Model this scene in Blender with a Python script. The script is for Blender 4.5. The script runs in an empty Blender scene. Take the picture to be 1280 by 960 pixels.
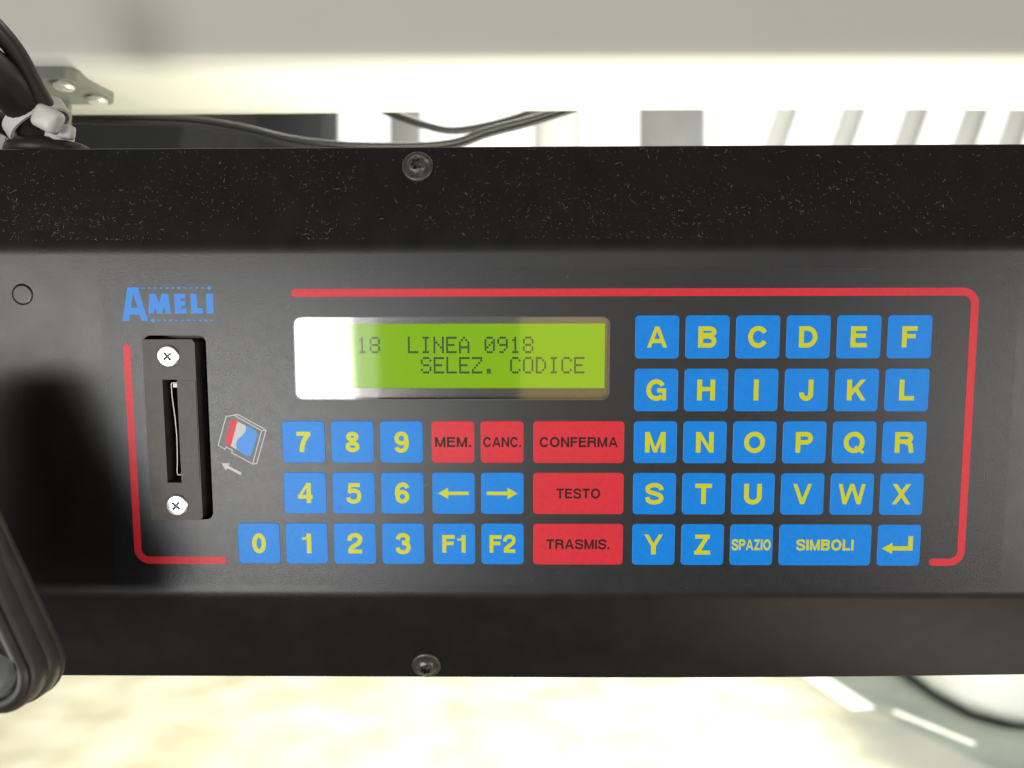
import bpy, bmesh, math, random
from mathutils import Matrix, Vector
random.seed(7)
R_ = math.radians
scene = bpy.context.scene
col = scene.collection

# ------------------------------------------------------------------ camera, world, lamps, exposure
CAMZ = 2.2
cam = bpy.data.cameras.new('camera'); camo = bpy.data.objects.new('camera', cam); col.objects.link(camo)
camo.location = (0, 0, CAMZ); camo.rotation_euler = (R_(90), 0, 0)
cam.sensor_width = 36; cam.lens = 36 * 980 / 1280
cam.clip_start = 0.01; cam.clip_end = 500
cam.dof.use_dof = True; cam.dof.focus_distance = 0.236; cam.dof.aperture_fstop = 10
scene.camera = camo
scene.render.resolution_x, scene.render.resolution_y = 1024, 768
w = bpy.data.worlds.new('World'); scene.world = w; w.use_nodes = True
w.node_tree.nodes['Background'].inputs[0].default_value = (1.0, 0.97, 0.93, 1)
w.node_tree.nodes['Background'].inputs[1].default_value = 0.10
scene.view_settings.view_transform = 'Standard'; scene.view_settings.look = 'None'
scene.view_settings.exposure = 0.08; scene.view_settings.gamma = 1
scene.view_settings.use_curve_mapping = False

def area(name, x0, x1, z0, z1, y, L, color=(1, 1, 1), aim=None):
    """window-like lamp behind the camera: a rectangle facing +Y, radiance L"""
    l = bpy.data.lights.new(name, 'AREA'); l.shape = 'RECTANGLE'
    l.size = x1 - x0; l.size_y = z1 - z0; l.energy = L * math.pi * l.size * l.size_y; l.color = color
    o = bpy.data.objects.new(name, l); col.objects.link(o)
    o.location = ((x0 + x1) / 2, y, CAMZ + (z0 + z1) / 2); o.rotation_euler = (R_(90), 0, 0)
    return o
area('lamp_side_window', -0.66, -0.296, -0.62, -0.09, -0.8, 11.5, (1, 0.99, 0.97))
area('lamp_side_window_rear', -1.5, -0.675, -0.21, 0.02, -0.8, 7.5, (1, 0.98, 0.95))
area('lamp_fill_glare_edge', -0.294, -0.255, -0.60, -0.10, -0.8, 1.3, (1, 0.99, 0.97))  # added dim strip, softens the right edge of the display glare
area('lamp_fill_upper', -0.27, 0.40, -0.075, 0.03, -0.8, 2.8, (0.90, 0.94, 1.0))  # added fill, shaped to haze the face above the display only
area('lamp_fill_lower', -0.27, 0.30, -0.62, -0.29, -0.8, 0.7, (0.86, 0.92, 1.0))  # added fill, hazes the face below the display
area('lamp_fill_warm', -0.02, 0.26, -0.27, -0.08, -0.8, 0.9, (1.0, 0.70, 0.16))  # added warm fill, tints the reflection in the display's right part
area('lamp_door_window', 0.66, 1.7, -0.62, 0.0, -0.8, 4.6, (1.0, 0.96, 0.93))
def lamp(name, loc, target, sx, sy, L, color):
    l = bpy.data.lights.new(name, 'AREA'); l.shape = 'RECTANGLE'; l.size = sx; l.size_y = sy; l.energy = L * math.pi * sx * sy; l.color = color
    o = bpy.data.objects.new(name, l); col.objects.link(o); o.location = loc
    o.rotation_euler = (Vector(target) - Vector(loc)).to_track_quat('-Z', 'Y').to_euler(); return o
# added lamp hidden behind the console, brightens the roof lining from below
lamp('lamp_fill_ceiling', (0.22, 0.335, CAMZ - 0.02), (0.22, 0.335, CAMZ + 1), 0.66, 0.05, 20, (1.0, 0.975, 0.82))
# warm fill, then daylight over the yard in front of the windscreen
lamp('lamp_fill_flange', (0.68, -0.28, CAMZ - 1.13), (0.1, 0.25, CAMZ), 0.75, 0.4, 1.3, (1.0, 0.78, 0.62))  # added low lamp, puts a warm sheen on the lower flange
lamp('lamp_yard_daylight', (1.4, 2.6, 6.0), (2.6, 5.6, 0.3), 4, 2.6, 34, (1.0, 0.97, 0.88))

# ------------------------------------------------------------------ helpers
def lin(c):
    return tuple(((v / 255) / 12.92 if v / 255 <= 0.04045 else ((v / 255 + 0.055) / 1.055) ** 2.4) for v in c)
def mat(name, color, rough=0.5, metal=0.0, spec=0.5, bump=0.0, bscale=2000, var=0.0, vscale=200, emit=None, es=0, coat=0):
    m = bpy.data.materials.new(name); m.use_nodes = True
    nt = m.node_tree; b = nt.nodes['Principled BSDF']
    b.inputs['Base Color'].default_value = (*color, 1); b.inputs['Roughness'].default_value = rough
    b.inputs['Metallic'].default_value = metal; b.inputs['Specular IOR Level'].default_value = spec
    b.inputs['Coat Weight'].default_value = coat
    tc = nt.nodes.new('ShaderNodeTexCoord')
    if bump:
        n = nt.nodes.new('ShaderNodeTexNoise'); n.inputs['Scale'].default_value = bscale; n.inputs['Detail'].default_value = 2
        nt.links.new(tc.outputs['Object'], n.inputs['Vector'])
        bp = nt.nodes.new('ShaderNodeBump'); bp.inputs['Strength'].default_value = bump; bp.inputs['Distance'].default_value = 0.0002
        nt.links.new(n.outputs['Fac'], bp.inputs['Height']); nt.links.new(bp.outputs['Normal'], b.inputs['Normal'])
    if var:
        n = nt.nodes.new('ShaderNodeTexNoise'); n.inputs['Scale'].default_value = vscale; n.inputs['Detail'].default_value = 5
        nt.links.new(tc.outputs['Object'], n.inputs['Vector'])
        mr = nt.nodes.new('ShaderNodeMapRange'); mr.inputs[1].default_value = 0.3; mr.inputs[2].default_value = 0.7
        mr.inputs[3].default_value = 1 - var; mr.inputs[4].default_value = 1 + var
        nt.links.new(n.outputs['Fac'], mr.inputs[0])
        mx = nt.nodes.new('ShaderNodeMix'); mx.data_type = 'RGBA'; mx.blend_type = 'MULTIPLY'; mx.inputs[0].default_value = 1
        mx.inputs[6].default_value = (*color, 1); nt.links.new(mr.outputs[0], mx.inputs[7])
        nt.links.new(mx.outputs[2], b.inputs['Base Color'])
        mr2 = nt.nodes.new('ShaderNodeMapRange'); mr2.inputs[3].default_value = max(0, rough - 0.06); mr2.inputs[4].default_value = rough + 0.06
        nt.links.new(n.outputs['Fac'], mr2.inputs[0]); nt.links.new(mr2.outputs[0], b.inputs['Roughness'])
    if emit:
        b.inputs['Emission Color'].default_value = (*emit, 1); b.inputs['Emission Strength'].default_value = es
    return m
def glassmat(name, ior=1.5, rough=0.0, tint=(1, 1, 1)):
    m = bpy.data.materials.new(name); m.use_nodes = True; nt = m.node_tree; nt.nodes.clear()
    out = nt.nodes.new('ShaderNodeOutputMaterial'); mx = nt.nodes.new('ShaderNodeMixShader'); fr = nt.nodes.new('ShaderNodeFresnel')
    tr = nt.nodes.new('ShaderNodeBsdfTransparent'); gl = nt.nodes.new('ShaderNodeBsdfGlossy')
    fr.inputs['IOR'].default_value = ior; gl.inputs['Roughness'].default_value = rough; tr.inputs[0].default_value = (*tint, 1)
    nt.links.new(fr.outputs[0], mx.inputs[0]); nt.links.new(tr.outputs[0], mx.inputs[1]); nt.links.new(gl.outputs[0], mx.inputs[2])
    nt.links.new(mx.outputs[0], out.inputs[0]); return m

def tag(o, label=None, cat=None, group=None, kind=None):
    if label: o['label'] = label
    if cat: o['category'] = cat
    if group: o['group'] = group
    if kind: o['kind'] = kind
    return o
def empty(name, loc=(0, 0, 0)):
    o = bpy.data.objects.new(name, None); col.objects.link(o); o.location = loc; o.empty_display_size = 0.02; return o
def link(name, bm, m, parent=None, smooth=False):
    bmesh.ops.recalc_face_normals(bm, faces=bm.faces[:])
    me = bpy.data.meshes.new(name); bm.to_mesh(me); bm.free()
    if smooth:
        for p in me.polygons: p.use_smooth = True
        me.set_sharp_from_angle(angle=R_(38))
    me.materials.append(m)
    o = bpy.data.objects.new(name, me); col.objects.link(o)
    if parent: o.parent = parent
    return o
def V(x, y, z=0.0):
    """console millimetres (x right, y down, z away from the viewer) to metres in the console's own frame"""
    return Vector((x * 0.001, z * 0.001, -y * 0.001))
def prism(bm, pts, z0, z1):
    """2D outline in console mm, front at z0 (nearer), back at z1"""
    f = [bm.verts.new(V(x, y, z0)) for x, y in pts]; b = [bm.verts.new(V(x, y, z1)) for x, y in pts]
    bm.faces.new(f); bm.faces.new(b[::-1]); n = len(pts)
    for i in range(n): bm.faces.new((f[i], b[i], b[(i + 1) % n], f[(i + 1) % n]))
def rrect(x0, y0, x1, y1, r, n=5):
    pts = []
    for cx, cy, a in ((x1 - r, y0 + r, -90), (x1 - r, y1 - r, 0), (x0 + r, y1 - r, 90), (x0 + r, y0 + r, 180)):
        for i in range(n + 1):
            t = R_(a + 90 * i / n); pts.append((cx + r * math.cos(t), cy + r * math.sin(t)))
    return pts
def offset_sides(pts, w):
    L, Rr = [], []
    n = len(pts)
    for i, p in enumerate(pts):
        p = Vector(p)
        d0 = (p - Vector(pts[i - 1])).normalized() if i > 0 else None
        d1 = (Vector(pts[i + 1]) - p).normalized() if i < n - 1 else None
        if d0 is None: d0 = d1
        if d1 is None: d1 = d0
        n0 = Vector((-d0.y, d0.x)); n1 = Vector((-d1.y, d1.x)); m = (n0 + n1)
        m = m.normalized() if m.length > 1e-6 else n0
        k = (w / 2) / max(0.35, m.dot(n0))
        L.append(p + m * k); Rr.append(p - m * k)
    return L, Rr
def stroke_prism(bm, pts, w, z0, z1, cap=False):
    L, Rr = offset_sides(pts, w)
    out = [tuple(p) for p in L]
    if cap:
        e = Vector(pts[-1]); d = (e - Vector(pts[-2])).normalized(); nrm = Vector((-d.y, d.x))
        for i in range(1, 8):
            a = math.pi * i / 8; out.append(tuple(e + nrm * (w / 2) * math.cos(a) + d * (w / 2) * math.sin(a)))
    out += [tuple(p) for p in Rr[::-1]]
    if cap:
        e = Vector(pts[0]); d = (e - Vector(pts[1])).normalized(); nrm = Vector((-d.y, d.x))
        for i in range(1, 8):
            a = math.pi * i / 8; out.append(tuple(e + nrm * (w / 2) * math.cos(a) + d * (w / 2) * math.sin(a)))
    prism(bm, out, z0, z1)
def arc(cx, cy, rx, ry, a0, a1, n=20):
    return [(cx + rx * math.cos(R_(a0 + (a1 - a0) * i / n)), cy + ry * math.sin(R_(a0 + (a1 - a0) * i / n))) for i in range(n + 1)]
def catmull(P, n=5):
    out = []
    Q = [P[0]] + list(P) + [P[-1]]
    for i in range(1, len(Q) - 2):
        p0, p1, p2, p3 = (Vector(q) for q in Q[i - 1:i + 3])
        for k in range(n):
            t = k / n
            out.append(tuple(0.5 * ((2 * p1) + (p2 - p0) * t + (2 * p0 - 5 * p1 + 4 * p2 - p3) * t * t + (3 * p1 - p0 - 3 * p2 + p3) * t ** 3)))
    out.append(tuple(P[-1])); return out
def tube(bm, pts, r, n=10, caps=True):
    """round tube along 3D points (metres); r may be a list"""
    pts = [Vector(p) for p in pts]; N = len(pts); rr = r if isinstance(r, (list, tuple)) else [r] * N
    up = Vector((0, 0, 1)); rings = []
    prev = None
    for i, p in enumerate(pts):
        d = (pts[min(i + 1, N - 1)] - pts[max(i - 1, 0)]).normalized()
        if prev is None:
            a = d.cross(up if abs(d.z) < 0.9 else Vector((1, 0, 0))).normalized()
        else:
            a = (prev - d * prev.dot(d)).normalized()
        prev = a; b = d.cross(a)
        rings.append([bm.verts.new(p + a * rr[i] * math.cos(2 * math.pi * k / n) + b * rr[i] * math.sin(2 * math.pi * k / n)) for k in range(n)])
    for i in range(N - 1):
        for k in range(n):
            bm.faces.new((rings[i][k], rings[i][(k + 1) % n], rings[i + 1][(k + 1) % n], rings[i + 1][k]))
    if caps: bm.faces.new(rings[0][::-1]); bm.faces.new(rings[-1])
def cat3(P, n=8):
    out = []; Q = [Vector(P[0])] + [Vector(p) for p in P] + [Vector(P[-1])]
    for i in range(1, len(Q) - 2):
        p0, p1, p2, p3 = Q[i - 1:i + 3]
        for k in range(n):
            t = k / n
            out.append(0.5 * ((2 * p1) + (p2 - p0) * t + (2 * p0 - 5 * p1 + 4 * p2 - p3) * t * t + (3 * p1 - p0 - 3 * p2 + p3) * t ** 3))
    out.append(Q[-1]); return out
def lathe(bm, prof, M, n=48, cross=None):
    """prof = [(r, h, kind)] ; h outward along local +Z of M ; kind 'x' rings follow the recess outline"""
    rings = []
    for r, h, k in prof:
        ring = []
        for i in range(n):
            a = 2 * math.pi * i / n; q = r * (cross(a) if k == 'x' else 1)
            ring.append(bm.verts.new(M @ Vector((q * math.cos(a), q * math.sin(a), h))))
        rings.append(ring)
    for A, B in zip(rings, rings[1:]):
        for i in range(n): bm.faces.new((A[i], A[(i + 1) % n], B[(i + 1) % n], B[i]))
    bm.faces.new(rings[-1])
def box(bm, x0, x1, y0, y1, z0, z1, M=None):
    vs = [bm.verts.new((M @ Vector((x, y, z))) if M else (x, y, z)) for x in (x0, x1) for y in (y0, y1) for z in (z0, z1)]
    for f in ((0, 1, 3, 2), (4, 6, 7, 5), (0, 4, 5, 1), (2, 3, 7, 6), (0, 2, 6, 4), (1, 5, 7, 3)): bm.faces.new([vs[i] for i in f])
def bevel_all(bm, off, seg=2):
    bmesh.ops.bevel(bm, geom=bm.edges[:], offset=off, segments=seg, affect='EDGES', profile=0.5)
def at(u, v, Y):
    """scene point seen at pixel (u, v) of the 1280x960 picture, Y metres ahead: used once, to survey positions"""
    return Vector(((u - 640) / 980 * Y, Y, CAMZ - (v - 480) / 980 * Y))

# ------------------------------------------------------------------ materials
M_hous = mat('black_powder_coat', (0.0075, 0.0065, 0.006), 0.33, spec=0.62, bump=0.10, bscale=1500, var=0.15, vscale=120)
M_over = mat('black_polyester_film', (0.010, 0.010, 0.0115), 0.30, spec=0.56, bump=0.28, bscale=3500, var=0.12, vscale=300)
M_blue = mat('blue_print', (0.002, 0.245, 0.80), 0.30, spec=0.25, bump=0.32, bscale=3500, var=0.05, vscale=900)
M_red = mat('red_print', (0.72, 0.030, 0.045), 0.30, spec=0.25, bump=0.32, bscale=3500, var=0.05, vscale=900)
M_yel = mat('yellow_print', (0.64, 0.655, 0.012), 0.35, spec=0.25)
M_blk = mat('dark_print', (0.03, 0.012, 0.012), 0.35, spec=0.2)
M_logo = mat('light_blue_print', (0.03, 0.26, 0.78), 0.32, spec=0.25)
M_white = mat('white_print', (0.62, 0.62, 0.60), 0.4, spec=0.2)
M_slot = mat('dark_grey_moulding', (0.072, 0.062, 0.051), 0.42, spec=0.35, bump=0.25, bscale=900, var=0.3, vscale=260)
M_hole = mat('black_recess', (0.004, 0.004, 0.004), 0.6, spec=0.1)
M_nick = mat('bright_zinc', (0.92, 0.90, 0.87), 0.28, metal=1.0, bump=0.05, bscale=1500)
M_recess = mat('shaded_zinc', (0.16, 0.155, 0.15), 0.55, metal=0.6)  # darker zinc: shade of the cross recess put into the colour
M_torx = mat('blackened_steel', (0.10, 0.088, 0.08), 0.34, metal=0.55, spec=0.5, bump=0.1, bscale=1200, var=0.25, vscale=500)
M_spring = mat('spring_steel', (0.22, 0.215, 0.20), 0.4, metal=1.0)
M_bezel = mat('display_tin_frame', (0.14, 0.133, 0.125), 0.22, metal=1.0, bump=0.03, bscale=900)
M_lcd = mat('green_lit_display', (0.03, 0.06, 0.002), 0.25, spec=0.06, emit=(0.235, 0.47, 0.002), es=0.95)
M_dot = mat('display_dots', (0.015, 0.05, 0.035), 0.4, spec=0.3)
M_pane = glassmat('clear_display_cover', 1.75, 0.05)
M_dust = mat('grey_lint', (0.42, 0.39, 0.33), 0.9, spec=0.1)

# ------------------------------------------------------------------ the setting: roof lining, ground, sky
M_ceil = mat('cream_plastic_lining', (0.55, 0.54, 0.475), 0.42, spec=0.3, bump=0.08, bscale=500, var=0.03, vscale=6)
def sheet(name, prof, x0, x1, m, nx=24, sag=None, parent=None):
    bm = bmesh.new(); rows = []
    for i in range(nx + 1):
        x = x0 + (x1 - x0) * i / nx
        rows.append([bm.verts.new((x, y, z + (sag(x, y) if sag else 0))) for y, z in prof])
    for a, b in zip(rows, rows[1:]):
        for k in range(len(prof) - 1): bm.faces.new((a[k], a[k + 1], b[k + 1], b[k]))
    return link(name, bm, m, parent, smooth=True)
zc = CAMZ + 0.120
prof = [(0.285, zc + 0.12), (0.2945, zc + 0.050), (0.2980, zc + 0.022), (0.2990, zc + 0.012)]
for i in range(13):
    a = R_(180 + 12 + 78 * i / 12)            # rounded lower corner of the lining
    prof.append((0.3085 + 0.0092 * math.cos(a), zc + 0.0092 + 0.0092 * math.sin(a)))
prof += [(0.312, zc), (0.32, zc + 0.0002), (0.33, zc + 0.0005), (0.34, zc + 0.0007), (0.349, zc + 0.001), (0.3515, zc + 0.003), (0.3515, zc + 0.10)]
ceil = sheet('ceiling', prof, -0.9, 0.9, M_ceil, 48, sag=lambda x, y: 0.0012 * math.sin(x * 9 + 0.4) * max(0.2, min(1, (y - 0.29) / 0.06)))
tag(ceil, kind='structure')

# ground: pale sunlit yard running into worn grey tarmac on the right
gm = bpy.data.materials.new('yard_ground'); gm.use_nodes = True; nt = gm.node_tree; b = nt.nodes['Principled BSDF']
b.inputs['Roughness'].default_value = 0.85
tc = nt.nodes.new('ShaderNodeTexCoord'); sx = nt.nodes.new('ShaderNodeSeparateXYZ'); nt.links.new(tc.outputs['Object'], sx.inputs[0])
n1 = nt.nodes.new('ShaderNodeTexNoise'); n1.inputs['Scale'].default_value = 1.6; n1.inputs['Detail'].default_value = 6; nt.links.new(tc.outputs['Object'], n1.inputs['Vector'])
ad = nt.nodes.new('ShaderNodeMath'); ad.operation = 'MULTIPLY_ADD'; ad.inputs[1].default_value = 1.3; nt.links.new(n1.outputs['Fac'], ad.inputs[0]); nt.links.new(sx.outputs['X'], ad.inputs[2])
mr = nt.nodes.new('ShaderNodeMapRange'); mr.inputs[1].default_value = 2.35; mr.inputs[2].default_value = 3.15; mr.interpolation_type = 'SMOOTHSTEP'; nt.links.new(ad.outputs[0], mr.inputs[0])
n2 = nt.nodes.new('ShaderNodeTexNoise'); n2.inputs['Scale'].default_value = 2.2; n2.inputs['Detail'].default_value = 4; nt.links.new(tc.outputs['Object'], n2.inputs['Vector'])
cr = nt.nodes.new('ShaderNodeValToRGB'); cr.color_ramp.elements[0].position = 0.36; cr.color_ramp.elements[0].color = (0.50, 0.455, 0.315, 1)
cr.color_ramp.elements[1].position = 0.62; cr.color_ramp.elements[1].color = (0.66, 0.62, 0.485, 1); nt.links.new(n2.outputs['Fac'], cr.inputs[0])
cr2 = nt.nodes.new('ShaderNodeValToRGB'); cr2.color_ramp.elements[0].position = 0.3; cr2.color_ramp.elements[0].color = (0.10, 0.115, 0.107, 1)
cr2.color_ramp.elements[1].position = 0.75; cr2.color_ramp.elements[1].color = (0.18, 0.195, 0.165, 1); nt.links.new(n1.outputs['Fac'], cr2.inputs[0])
mx = nt.nodes.new('ShaderNodeMix'); mx.data_type = 'RGBA'; nt.links.new(mr.outputs[0], mx.inputs[0]); nt.links.new(cr.outputs[0], mx.inputs[6]); nt.links.new(cr2.outputs[0], mx.inputs[7])
nt.links.new(mx.outputs[2], b.inputs['Base Color'])
bm = bmesh.new(); vs = [bm.verts.new(p) for p in ((-60, 0.9, 0), (60, 0.9, 0), (60, 60, 0), (-60, 60, 0))]; bm.faces.new(vs)
ground = tag(link('ground', bm, gm), kind='structure')
M_mark = mat('white_road_paint', (0.78, 0.78, 0.72), 0.7, var=0.12, vscale=8)
for (xa, ya, xb, yb, wd) in ((2.56, 5.26, 2.82, 4.78, 0.045), (2.27, 5.95, 2.38, 5.30, 0.17)):
    d = Vector((xb - xa, yb - ya)).normalized(); nn = Vector((-d.y, d.x)) * wd / 2
    bm = bmesh.new(); bm.faces.new([bm.verts.new((x, y, 0.004)) for x, y in ((xa + nn.x, ya + nn.y), (xa - nn.x, ya - nn.y), (xb - nn.x, yb - nn.y), (xb + nn.x, yb + nn.y))])
    link('road_marking', bm, M_mark, ground)
# sky: bright overcast shell outside the windscreen
M_sky = bpy.data.materials.new('bright_sky'); M_sky.use_nodes = True; nt = M_sky.node_tree; nt.nodes.clear()
ou = nt.nodes.new('ShaderNodeOutputMaterial'); em = nt.nodes.new('ShaderNodeEmission'); em.inputs[0].default_value = (1, 0.985, 0.95, 1); em.inputs[1].default_value = 1.7
nt.links.new(em.outputs[0], ou.inputs[0])
bm = bmesh.new(); rows = []
for i in range(25):
    az = R_(-100 + 200 * i / 24)
    rows.append([bm.verts.new((58 * math.sin(az) * math.cos(R_(e)), 1.2 + 58 * math.cos(az) * math.cos(R_(e)) if abs(-100 + 200 * i / 24) <= 90 else 1.0, 58 * math.sin(R_(e)) - 0.3)) for e in range(0, 91, 9)])
for a, c in zip(rows, rows[1:]):
    for k in range(10): bm.faces.new((a[k], a[k + 1], c[k + 1], c[k]))
bmesh.ops.remove_doubles(bm, verts=bm.verts[:], dist=0.001)
tag(link('sky', bm, M_sky, smooth=True), kind='structure')
# windscreen
M_ws = glassmat('windscreen_glass', 1.45, 0.0, (0.97, 0.985, 0.97))
bm = bmesh.new(); rows = []
for i in range(13):
    x = -1.1 + 2.2 * i / 12; by = 0.58 - 0.09 * (x / 1.1) ** 2
    rows.append([bm.verts.new((x, by + dy - dz * 0.12, CAMZ + dz)) for dz in (-1.0, -0.4, 0.0, 0.3) for dy in (0,)])
for a, c in zip(rows, rows[1:]):
    for k in range(3): bm.faces.new((a[k], a[k + 1], c[k + 1], c[k]))
ws = link('windscreen', bm, M_ws, smooth=True)
sm = ws.modifiers.new('thickness', 'SOLIDIFY'); sm.thickness = 0.005
tag(ws, 'clear curved windscreen glass behind the black console', 'windscreen')

# ------------------------------------------------------------------ control console
K = 0.001
cx, sx_ = math.cos, math.sin
def Rm(a, b, c):
    return Matrix(((1, 0, 0), (0, cx(a), -sx_(a)), (0, sx_(a), cx(a)))) @ Matrix(((cx(b), 0, sx_(b)), (0, 1, 0), (-sx_(b), 0, cx(b)))) @ Matrix(((cx(c), -sx_(c), 0), (sx_(c), cx(c), 0), (0, 0, 1)))
Cc = Matrix(((1, 0, 0), (0, 0, 1), (0, -1, 0)))
Rb = Cc @ Rm(R_(6.09), R_(0.91), R_(-0.11)) @ Cc.transposed()
con = empty('control_console')
con.matrix_world = Matrix.Translation(Vector((0.0362991, 0.2306515, CAMZ + 0.0201911))) @ Rb.to_4x4()
tag(con, 'black route display control console with blue and red membrane keypad', 'control console')
CONM = con.matrix_world.copy()

BT, BB, FA = -19.7, 85.7, R_(16)
def fillet(p0, p1, p2, r, n=7):
    p0, p1, p2 = Vector(p0), Vector(p1), Vector(p2)
    a = (p0 - p1).normalized(); b = (p2 - p1).normalized(); ang = a.angle(b)
    t = r / math.tan(ang / 2); c = p1 + (a + b).normalized() * (r / math.sin(ang / 2))
    s, e = p1 + a * t - c, p1 + b * t - c; th = s.angle_signed(e) if hasattr(s, 'angle_signed') else 0
    a0 = math.atan2(s.y, s.x); a1 = math.atan2(e.y, e.x); d = (a1 - a0 + math.pi) % (2 * math.pi) - math.pi
    return [(c.x + r * math.cos(a0 + d * i / n), c.y + r * math.sin(a0 + d * i / n)) for i in range(n + 1)]
TOPY, TOPZ = -50.3, 8.8
BOTY, BOTZ = 116.3, 8.8
corner = [(TOPY, 48), (TOPY, TOPZ), (BT, 0), (BB, 0), (BOTY, BOTZ), (BOTY, 48)]
prf = [corner[0]] + fillet(corner[0], corner[1], corner[2], 0.7, 4) + fillet(corner[1], corner[2], corner[3], 13, 10) + fillet(corner[2], corner[3], corner[4], 11, 10) + fillet(corner[3], corner[4], corner[5], 0.7, 4) + [corner[5]]
bm = bmesh.new(); rows = []
NX = 40
for i in range(NX + 1):
    x = -300 + 520 * i / NX
    t = (x + 36) / 161
    row = []
    for y, z in prf:
        k = max(0.0, min(1.0, (y - 60) / 56))
        dy = -1.9 * (max(0, t) ** 2) * k + 0.3 * (max(0, -t)) * k
        row.append(bm.verts.new(V(x, y + dy, z)))
    rows.append(row)
n = len(prf)
for a, c in zip(rows, rows[1:]):
    for k in range(n): bm.faces.new((a[k], a[(k + 1) % n], c[(k + 1) % n], c[k]))
bm.faces.new(rows[0]); bm.faces.new(rows[-1][::-1])
housing = link('housing', bm, M_hous, con, smooth=False)
bm = bmesh.new(); prism(bm, rrect(-158.6, -13.8, 111.3, 82.3, 1.2), -0.28, 0.04)
overlay = link('overlay', bm, M_over, con)
# real cut-outs for the display and for the card reader
LX0, LY0, LX1, LY1 = -101.3, 0.3, -7.4, 25.1
SX0, SY0, SX1, SY1 = -146.2, 5.7, -127.4, 61.75
bm = bmesh.new(); prism(bm, rrect(LX0, LY0, LX1, LY1, 2.4, 6), -2, 5.0)
c1 = link('cutter', bm, M_hole)
bm = bmesh.new(); prism(bm, rrect(SX0, SY0, SX1, SY1, 2.2, 6), -2, 9.0)
c2 = link('cutter', bm, M_hole)
for c in (c1, c2): c.matrix_world = CONM
bpy.context.view_layer.update()
for ob in (housing, overlay):
    for c in (c1, c2):
        md = ob.modifiers.new('cut', 'BOOLEAN'); md.operation = 'DIFFERENCE'; md.object = c; md.solver = 'EXACT'
    dg = bpy.context.evaluated_depsgraph_get(); me = bpy.data.meshes.new_from_object(ob.evaluated_get(dg))
    ob.modifiers.clear(); ob.data = me
    for p in me.polygons: p.use_smooth = True
    me.set_sharp_from_angle(angle=R_(20))
for c in (c1, c2): bpy.data.objects.remove(c)
housing.data.materials.clear(); housing.data.materials.append(M_hous)
overlay.data.materials.clear(); overlay.data.materials.append(M_over)
ZF = -0.28                                    # front of the film

# border lines
bm = bmesh.new()
path = [(-100.3, -6.75)] + [(95.0, -6.75)] + [(95.0 + 3.6 * math.sin(R_(a)), -6.75 + 3.6 - 3.6 * math.cos(R_(a))) for a in range(10, 90, 10)] + [(98.6, -3.1), (98.9, 71.0)] + \
    [(98.9 - 3.4 + 3.4 * math.cos(R_(a)), 71.0 + 3.4 * math.sin(R_(a))) for a in range(10, 100, 10)] + [(90.6, 74.4)]
stroke_prism(bm, path, 2.25, ZF - 0.05, ZF + 0.02, cap=True); link('border_line', bm, M_red, con)
bm = bmesh.new()
path = [(-151.2, 9.4), (-151.1, 71.0)] + [(-151.1 + 3.6 - 3.6 * math.cos(R_(a)), 71.0 + 3.6 * math.sin(R_(a))) for a in range(10, 100, 10)] + [(-124.9, 74.6)]
stroke_prism(bm, path, 2.2, ZF - 0.05, ZF + 0.02, cap=True); link('border_line', bm, M_red, con)

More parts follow.
